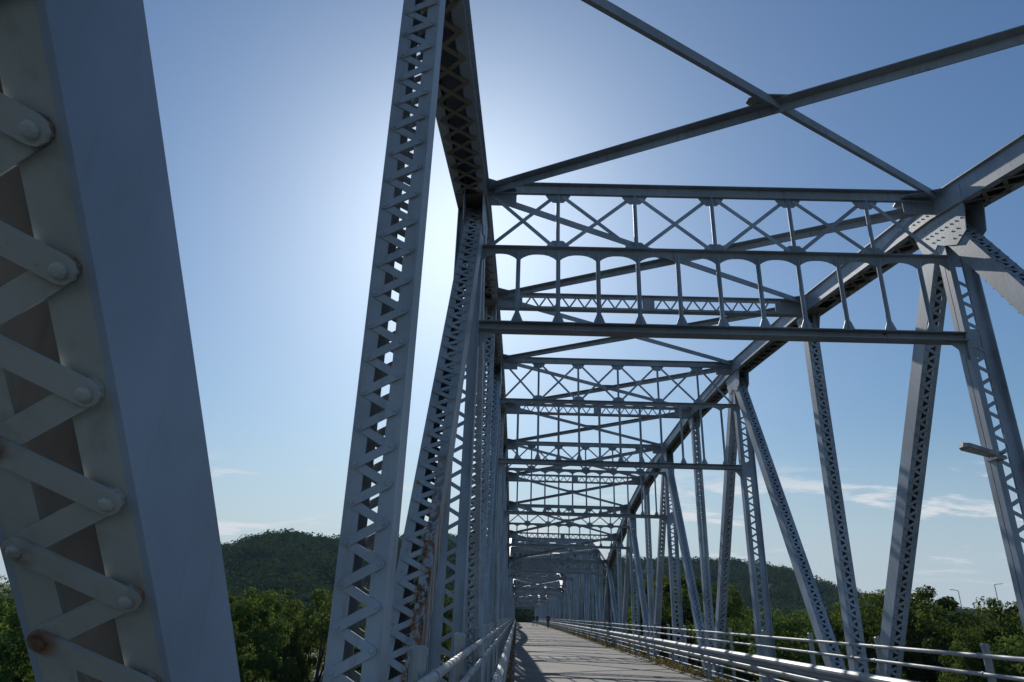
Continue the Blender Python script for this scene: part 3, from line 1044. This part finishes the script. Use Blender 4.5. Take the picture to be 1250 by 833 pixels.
plate(mb, [(-0.13, -0.09, -0.0075), (-0.35, -0.11, 0.0515), (-0.35, 0.03, 0.0515), (-0.13, 0.015, -0.0075)], (-0.2, 0, -1), 0.006)
mb.build('lens', M['lens'], lamp)

# ------------------------------------------------------------------ people far down the road
def person_mat(name, legs, shirt, skin, hair):
    m, nt, b = mat_new(name)
    tcn = N(nt, 'ShaderNodeTexCoord')
    sp = N(nt, 'ShaderNodeSeparateXYZ')
    nt.links.new(tcn.outputs['Object'], sp.inputs[0])
    cr = N(nt, 'ShaderNodeValToRGB')
    cr.color_ramp.interpolation = 'CONSTANT'
    e = cr.color_ramp.elements
    e[0].position = 0.0; e[0].color = (0.02, 0.02, 0.02, 1)
    e[1].position = 0.045; e[1].color = (*legs, 1)
    for p_, c_ in ((0.50, shirt), (0.83, skin), (0.945, hair)):
        q_ = e.new(p_); q_.color = (*c_, 1)
    dv = N(nt, 'ShaderNodeMath', operation='DIVIDE')
    nt.links.new(sp.outputs['Z'], dv.inputs[0]); dv.inputs[1].default_value = 1.72
    nt.links.new(dv.outputs[0], cr.inputs[0])
    nt.links.new(cr.outputs[0], b.inputs['Base Color'])
    b.inputs['Roughness'].default_value = 0.8
    return m

def person(loc, rz, stride, m, label):
    J = {}
    V, E, Rr = [], [], []
    def vert(name, co, r, parent=None):
        J[name] = len(V); V.append(co); Rr.append(r)
        if parent: E.append((J[parent], J[name]))
    vert('pelvis', (0, 0, 0.95), 0.13)
    vert('waist', (0, 0.0, 1.10), 0.115, 'pelvis')
    vert('chest', (0, 0.0, 1.30), 0.135, 'waist')
    vert('neck', (0, 0.01, 1.46), 0.055, 'chest')
    vert('jaw', (0, 0.03, 1.54), 0.07, 'neck')
    vert('head', (0, 0.02, 1.63), 0.088, 'jaw')
    for s in (-1, 1):
        k = 'l' if s < 0 else 'r'
        st = stride * s
        vert(k + 'hip', (s * 0.10, 0, 0.90), 0.095, 'pelvis')
        vert(k + 'knee', (s * 0.11, st * 0.5 + 0.04, 0.50), 0.062, k + 'hip')
        vert(k + 'ankle', (s * 0.11, st - 0.02, 0.09), 0.042, k + 'knee')
        vert(k + 'toe', (s * 0.12, st + 0.15, 0.035), 0.036, k + 'ankle')
        vert(k + 'sho', (s * 0.19, 0, 1.39), 0.062, 'chest')
        vert(k + 'elb', (s * 0.25, -st * 0.3 - 0.02, 1.12), 0.045, k + 'sho')
        vert(k + 'wri', (s * 0.24, -st * 0.7 + 0.05, 0.88), 0.032, k + 'elb')
        vert(k + 'hand', (s * 0.235, -st * 0.75 + 0.06, 0.79), 0.036, k + 'wri')
    me = bpy.data.meshes.new('person')
    me.from_pydata(V, E, [])
    me.materials.append(m)
    o = link('person', me)
    o.location = loc
    o.rotation_euler = (0, 0, rz)
    sk = o.modifiers.new('skin', 'SKIN')
    sd = me.skin_vertices[0].data if me.skin_vertices else None
    if sd is None:
        bpy.context.view_layer.objects.active = o
        sd = me.skin_vertices[0].data
    for i, r in enumerate(Rr):
        sd[i].radius = (r, r)
    sd[0].use_root = True
    sk.use_smooth_shade = True
    sb = o.modifiers.new('sub', 'SUBSURF'); sb.levels = 1; sb.render_levels = 2
    tag(o, label, 'person', 'people walking on the bridge')
    return o
def pz(y): return ROAD_Z + 0.012 + GRADE(y)
person((4.12, 96, pz(96)), 0.15, 0.24, person_mat('walker_dark', (0.05, 0.05, 0.06), (0.02, 0.022, 0.03), (0.25, 0.15, 0.1), (0.015, 0.012, 0.01)), 'person in dark clothes walking alone near the right guardrail')
person((2.55, 112, pz(112)), -0.1, 0.22, person_mat('walker_left', (0.30, 0.28, 0.26), (0.015, 0.016, 0.02), (0.25, 0.15, 0.1), (0.015, 0.012, 0.01)), 'person in dark top on the left of the walking pair')
person((3.15, 113, pz(113)), 0.05, -0.22, person_mat('walker_right', (0.28, 0.26, 0.25), (0.02, 0.02, 0.028), (0.25, 0.15, 0.1), (0.015, 0.012, 0.01)), 'person in dark top on the right of the walking pair')

# ------------------------------------------------------------------ trees
def tree_proto(seed, H, R, n_cl, per, size):
    r_ = np.random.default_rng(seed)
    tr = MB()
    lean = r_.normal(size=2) * 0.05 * H
    top = np.array([lean[0], lean[1], H * 0.72])
    tube(tr, [(0, 0, -0.6), (0, 0, 0.3), top * 0.35, top * 0.7, top], [0.26, 0.2, 0.15, 0.10, 0.05], 8)
    lobes = []
    for i in range(n_cl):                       # boughs: rounded masses with hollows between them
        h = 0.28 + 0.60 * (i + 0.5) / n_cl
        ring = math.sin(math.pi * (0.18 + 0.72 * (h - 0.2) / 0.75))
        a = i * 2.4 + r_.uniform(-0.5, 0.5)
        rr_ = R * 0.78 * ring * r_.uniform(0.55, 1.0)
        lr = R * r_.uniform(0.26, 0.42)
        lobes.append((np.array([math.cos(a) * rr_ + lean[0] * h, math.sin(a) * rr_ + lean[1] * h, h * H + r_.uniform(-0.4, 0.4)]), lr))
    lobes.append((np.array([lean[0], lean[1], H - R * 0.33]), R * 0.33))
    for c, lr in lobes:
        s0 = top * min(0.95, max(0.22, c[2] / (H * 0.72) * 0.62))
        midp = (s0 + c) / 2 + np.array([0, 0, -0.3])
        tube(tr, [s0, midp, c], [0.085, 0.055, 0.02], 5)
    cs, ns = [], []
    for c, lr in lobes:
        for _ in range(11):
            d0 = r_.normal(size=3); d0[2] = d0[2] * 0.8 + 0.35
            d0 /= np.linalg.norm(d0)
            cc = c + d0 * lr * r_.uniform(0.7, 1.05) * np.array([1.15, 1.15, 0.85])
            cr_ = lr * r_.uniform(0.25, 0.5)
            m_ = int(per * r_.uniform(0.6, 1.3))
            d = r_.normal(size=(m_, 3))
            d /= np.linalg.norm(d, axis=1, keepdims=True)
            p_ = cc + d * cr_ * r_.uniform(0.2, 1.0, (m_, 1)) ** 0.5 * np.array([1.2, 1.2, 0.7])
            cs.append(p_); ns.append(d * 0.5 + d0 * 0.5 + r_.normal(size=(m_, 3)) * 0.45 + np.array([0, 0, 0.5]))
        m_ = per * 2                             # twigs inside the bough
        d = r_.normal(size=(m_, 3)); d /= np.linalg.norm(d, axis=1, keepdims=True)
        cs.append(c + d * lr * r_.uniform(0.2, 0.8, (m_, 1))); ns.append(d + r_.normal(size=(m_, 3)) * 0.6)
    v, q = leaf_quads(np.concatenate(cs), np.concatenate(ns), size, r_, 0.5)
    return tr.mesh('trunk', M['bark'], True), fast_mesh('crown', v, q, M['leaf']), H
PROTO = [tree_proto(21 + k, H, R, ncl, per, sz) for k, (H, R, ncl, per, sz) in enumerate((
    (10.0, 3.4, 13, 170, 0.085), (9.0, 3.8, 14, 170, 0.088), (11.0, 3.2, 14, 165, 0.085), (8.5, 3.3, 11, 175, 0.088), (10.5, 4.0, 16, 165, 0.09), (9.5, 3.2, 12, 175, 0.085)))]
def tree(az, dist, el, k, label, group, rz=None, wide=1.0):
    """bearing (deg), distance, and the angle at which its top stands above the viewer"""
    x, y = math.sin(rad(az)) * dist, math.cos(rad(az)) * dist
    base = float(ground_h(x, y)) - 0.1
    top = math.tan(rad(el)) * dist
    trm, crm, H = PROTO[k % len(PROTO)]
    o = empty('broadleaf_tree', (x, y, base))
    sc = (top - base) / (H * 1.0)
    o.scale = (sc * wide * random.uniform(0.95, 1.15), sc * wide * random.uniform(0.95, 1.15), sc)
    o.rotation_euler = (0, 0, rz if rz is not None else random.uniform(0, 6.28))
    link('trunk', trm, o); link('crown', crm, o)
    tag(o, label, 'tree', group)
    return o
RIGHT_FRONT = [
    (36.3, 34, 1.4, 0.9, 'tree at the right edge behind the railing end'),
    (33.3, 40, 2.0, 0.72, 'rounded tree below the right one of two distant light poles'),
    (31.0, 36, 0.3, 0.7, 'low tree below the left one of two distant light poles'),
    (28.6, 42, 2.6, 0.75, 'tree right of the thick near right diagonal, topped by a loose sprig'),
    (25.7, 44, 2.6, 0.8, 'tree between the thick right diagonal and the plain post'),
    (23.2, 40, 1.0, 0.75, 'tree behind the plain right post and its slanting neighbour'),
    (20.6, 38, 1.5, 0.8, 'bright green tree left of the slanting member, below the right hill'),
    (18.2, 46, 1.0, 0.8, 'tree behind the open laced right post, below the hill crest'),
    (16.0, 50, 2.7, 0.8, 'tall tree in the second gap of right truss members'),
    (13.6, 56, 3.2, 0.85, 'tall tree in the third gap of right truss members'),
    (11.6, 62, 3.5, 0.85, 'tall tree in the fourth gap of right truss members'),
    (10.2, 74, 3.0, 0.85, 'tall tree behind the close-set far right members')]
for k, (a, d, e, w_, lb) in enumerate(RIGHT_FRONT):
    tree(a, d, e, k, lb, 'trees beyond the right railing', wide=w_)
LEFT_FRONT = [
    (-36.8, 30, 1.4, 0.9, 'tree at the left edge beside the foreground diagonal'),
    (-33.2, 27, 0.2, 0.9, 'tree peeping through the lacing of the foreground diagonal'),
    (-24.2, 36, 0.6, 0.85, 'tree whose crown starts behind the foreground diagonal right edge'),
    (-21.2, 34, 1.3, 0.8, 'leafy tree below the left hill, right of the foreground diagonal'),
    (-18.2, 40, 1.7, 0.8, 'leafy tree below the hilltop, against the left laced post'),
    (-15.0, 40, 1.4, 0.85, 'tree seen through the lacing of the left laced post'),
    (-11.6, 44, 1.8, 0.85, 'tree between the left laced post and the rusty diagonal'),
    (-9.4, 56, 2.3, 0.85, 'tree right of the rusty left diagonal'),
    (-7.4, 64, 3.2, 0.85, 'yellow-green tall tree between the rusty diagonal and open left post')]
for k, (a, d, e, w_, lb) in enumerate(LEFT_FRONT):
    tree(a, d, e, k + 2, lb, 'trees beyond the left truss', wide=w_)
for k in range(24):
    s = 1 if k % 2 else -1
    a = random.uniform(6.5, 36) if s > 0 else -random.uniform(4.5, 37)
    d = random.uniform(60, 130) if abs(a) < 20 else random.uniform(50, 110)
    while not (math.sin(rad(a)) * d > 10.5 or math.sin(rad(a)) * d < -6.0):
        d += 4
    cap = np.interp(a, [-37, -24, -18, -8, -5, 6, 10, 14, 18, 20, 26, 29, 31, 36], [0.8, 0.6, 1.1, 1.8, 2.4, 2.4, 2.9, 2.5, 1.3, 0.7, 1.7, 1.9, 0.6, 0.9])
    tree(a, d, cap * random.uniform(0.55, 0.98), k, 'green tree crowded behind the front row beside the ' + ('right' if s > 0 else 'left') + ' truss', 'back-row trees ' + ('right' if s > 0 else 'left'))
for k in range(26):                    # a farther belt that closes the gaps under the hills
    s = 1 if k % 2 else -1
    a = s * (5.5 + 31.5 * (k // 2) / 12.0 + random.uniform(-0.6, 0.6))
    d = random.uniform(110, 165)
    tree(a, d, random.uniform(0.35, 0.95) + (0.5 if abs(a) < 12 else 0), k + 3, 'hazy tree in the far belt under the ' + ('right' if s > 0 else 'left') + ' hill', 'far tree belt ' + ('right' if s > 0 else 'left'), wide=1.3)
# undergrowth that closes the view low down
for k in range(22):
    s = 1 if k % 2 else -1
    a = s * (10 + 27 * (k // 2) / 10.0)
    d = random.uniform(17, 22) if abs(a) > 20 else random.uniform(24, 34)
    tree(a, d, -4.6 - random.uniform(0, 1.6), k + 1, 'low leafy bush under the ' + ('right' if s > 0 else 'left') + ' row of trees', 'low bushes ' + ('right' if s > 0 else 'left'))
tree(2.1, 262, -0.05, 1, 'round green tree right of the white-roofed house at the road end', 'trees at the road end')
tree(-1.6, 285, 0.4, 3, 'dark tree left of the white-roofed house at the road end', 'trees at the road end')

# ------------------------------------------------------------------ far buildings and poles
h = empty('house', (3.5, 272, -3.9))
tag(h, 'small white-roofed house at the far end of the road', 'house')
mb = MB(); box(mb, -2.3, 2.3, 0, 6, -0.5, 2.7); mb.build('wall', M['whitewall'], h)
mb = MB()
mb.add([(-2.7, -0.4, 2.705), (2.7, -0.4, 2.705), (2.7, 6.4, 2.705), (-2.7, 6.4, 2.705), (-2.7, 3, 3.35), (2.7, 3, 3.35)], [(0, 1, 5, 4), (2, 3, 4, 5), (0, 4, 3), (1, 2, 5), (3, 2, 1, 0)])
mb.build('roof', M['whiteroof'], h)
for xx in (-1.3, 1.2):
    mb = MB(); box(mb, xx - 0.45, xx + 0.45, -0.03, 0.02, 0.9, 1.9); mb.build('window', M['dark'], h)
mb = MB(); box(mb, -0.4, 0.4, -0.04, 0.02, -0.3, 1.8); mb.build('door', M['dark'], h)

az_, R_ = 9.95, 440.0
bx_, by_ = math.sin(rad(az_)) * R_, math.cos(rad(az_)) * R_
bz_ = float(hill_h(np.array(az_), np.array(R_)))
bd = empty('hilltop_building', (bx_, by_, bz_))
tag(bd, 'pale red building with an antenna on the right hilltop', 'building')
mb = MB(); box(mb, -5.5, 5.5, -4, 4, -3, 9.0); mb.build('wall', M['pinkwall'], bd)
mb = MB(); box(mb, -6, 6, -4.5, 4.5, 9.001, 9.6); mb.build('roof', M['concrete'], bd)
for k in range(4):
    for z_ in (3.5, 6.5):
        mb = MB(); box(mb, -4.4 + 2.4 * k, -3.0 + 2.4 * k, -4.05, -3.95, z_, z_ + 1.5); mb.build('window', M['dark'], bd)
for xx, z_ in ((-2, 15), (1, 13)):
    mb = MB(); tube(mb, [(xx, 0, 9.6), (xx, 0, z_)], [0.18, 0.1], 6); mb.build('antenna', M['polegrey'], bd)

def pole(az, dist, el, s, label):
    x, y = math.sin(rad(az)) * dist, math.cos(rad(az)) * dist
    base = float(ground_h(x, y)) - 0.2
    top = math.tan(rad(el)) * dist
    o = empty('street_lamp', (x, y, base))
    tag(o, label, 'street lamp', 'distant street lamps')
    H = top - base
    mb = MB(); tube(mb, [(0, 0, 0), (0, 0, H * 0.5), (0, 0, H)], [0.09, 0.07, 0.05], 8)
    tube(mb, [(0, 0, H), (s * 0.3, 0, H + 0.08), (s * 0.6, 0, H + 0.1)], [0.05, 0.045, 0.04], 6)
    mb.build('pole', M['polegrey'], o)
    mb = MB(); plate(mb, [(s * 0.55, -0.13, H + 0.07), (s * 1.15, -0.1, H + 0.12), (s * 1.15, 0.1, H + 0.12), (s * 0.55, 0.13, H + 0.07)], (0, 0, 1), 0.08)
    mb.build('head', M['polegrey'], o)
pole(31.15, 125, 2.35, -1, 'thin street lamp above the trees, arm turned left')
pole(33.25, 120, 2.75, 1, 'thin street lamp above the trees, arm turned right')

# ------------------------------------------------------------------ air between here and the hills
mb = MB(); box(mb, -900, 900, -60, 1000, -12.5, 75)
hz = bpy.data.materials.new('thin_haze'); hz.use_nodes = True
hz.node_tree.nodes.clear()
ho = hz.node_tree.nodes.new('ShaderNodeOutputMaterial')
hp_ = hz.node_tree.nodes.new('ShaderNodeVolumePrincipled')
hp_.inputs['Color'].default_value = (0.45, 0.68, 1.0, 1)
hp_.inputs['Density'].default_value = 0.00014
hp_.inputs['Anisotropy'].default_value = 0.0
hz.node_tree.links.new(hp_.outputs[0], ho.inputs['Volume'])
tag(mb.build('haze', hz), 'thin pale haze in front of the wooded hills', 'haze', kind='stuff')
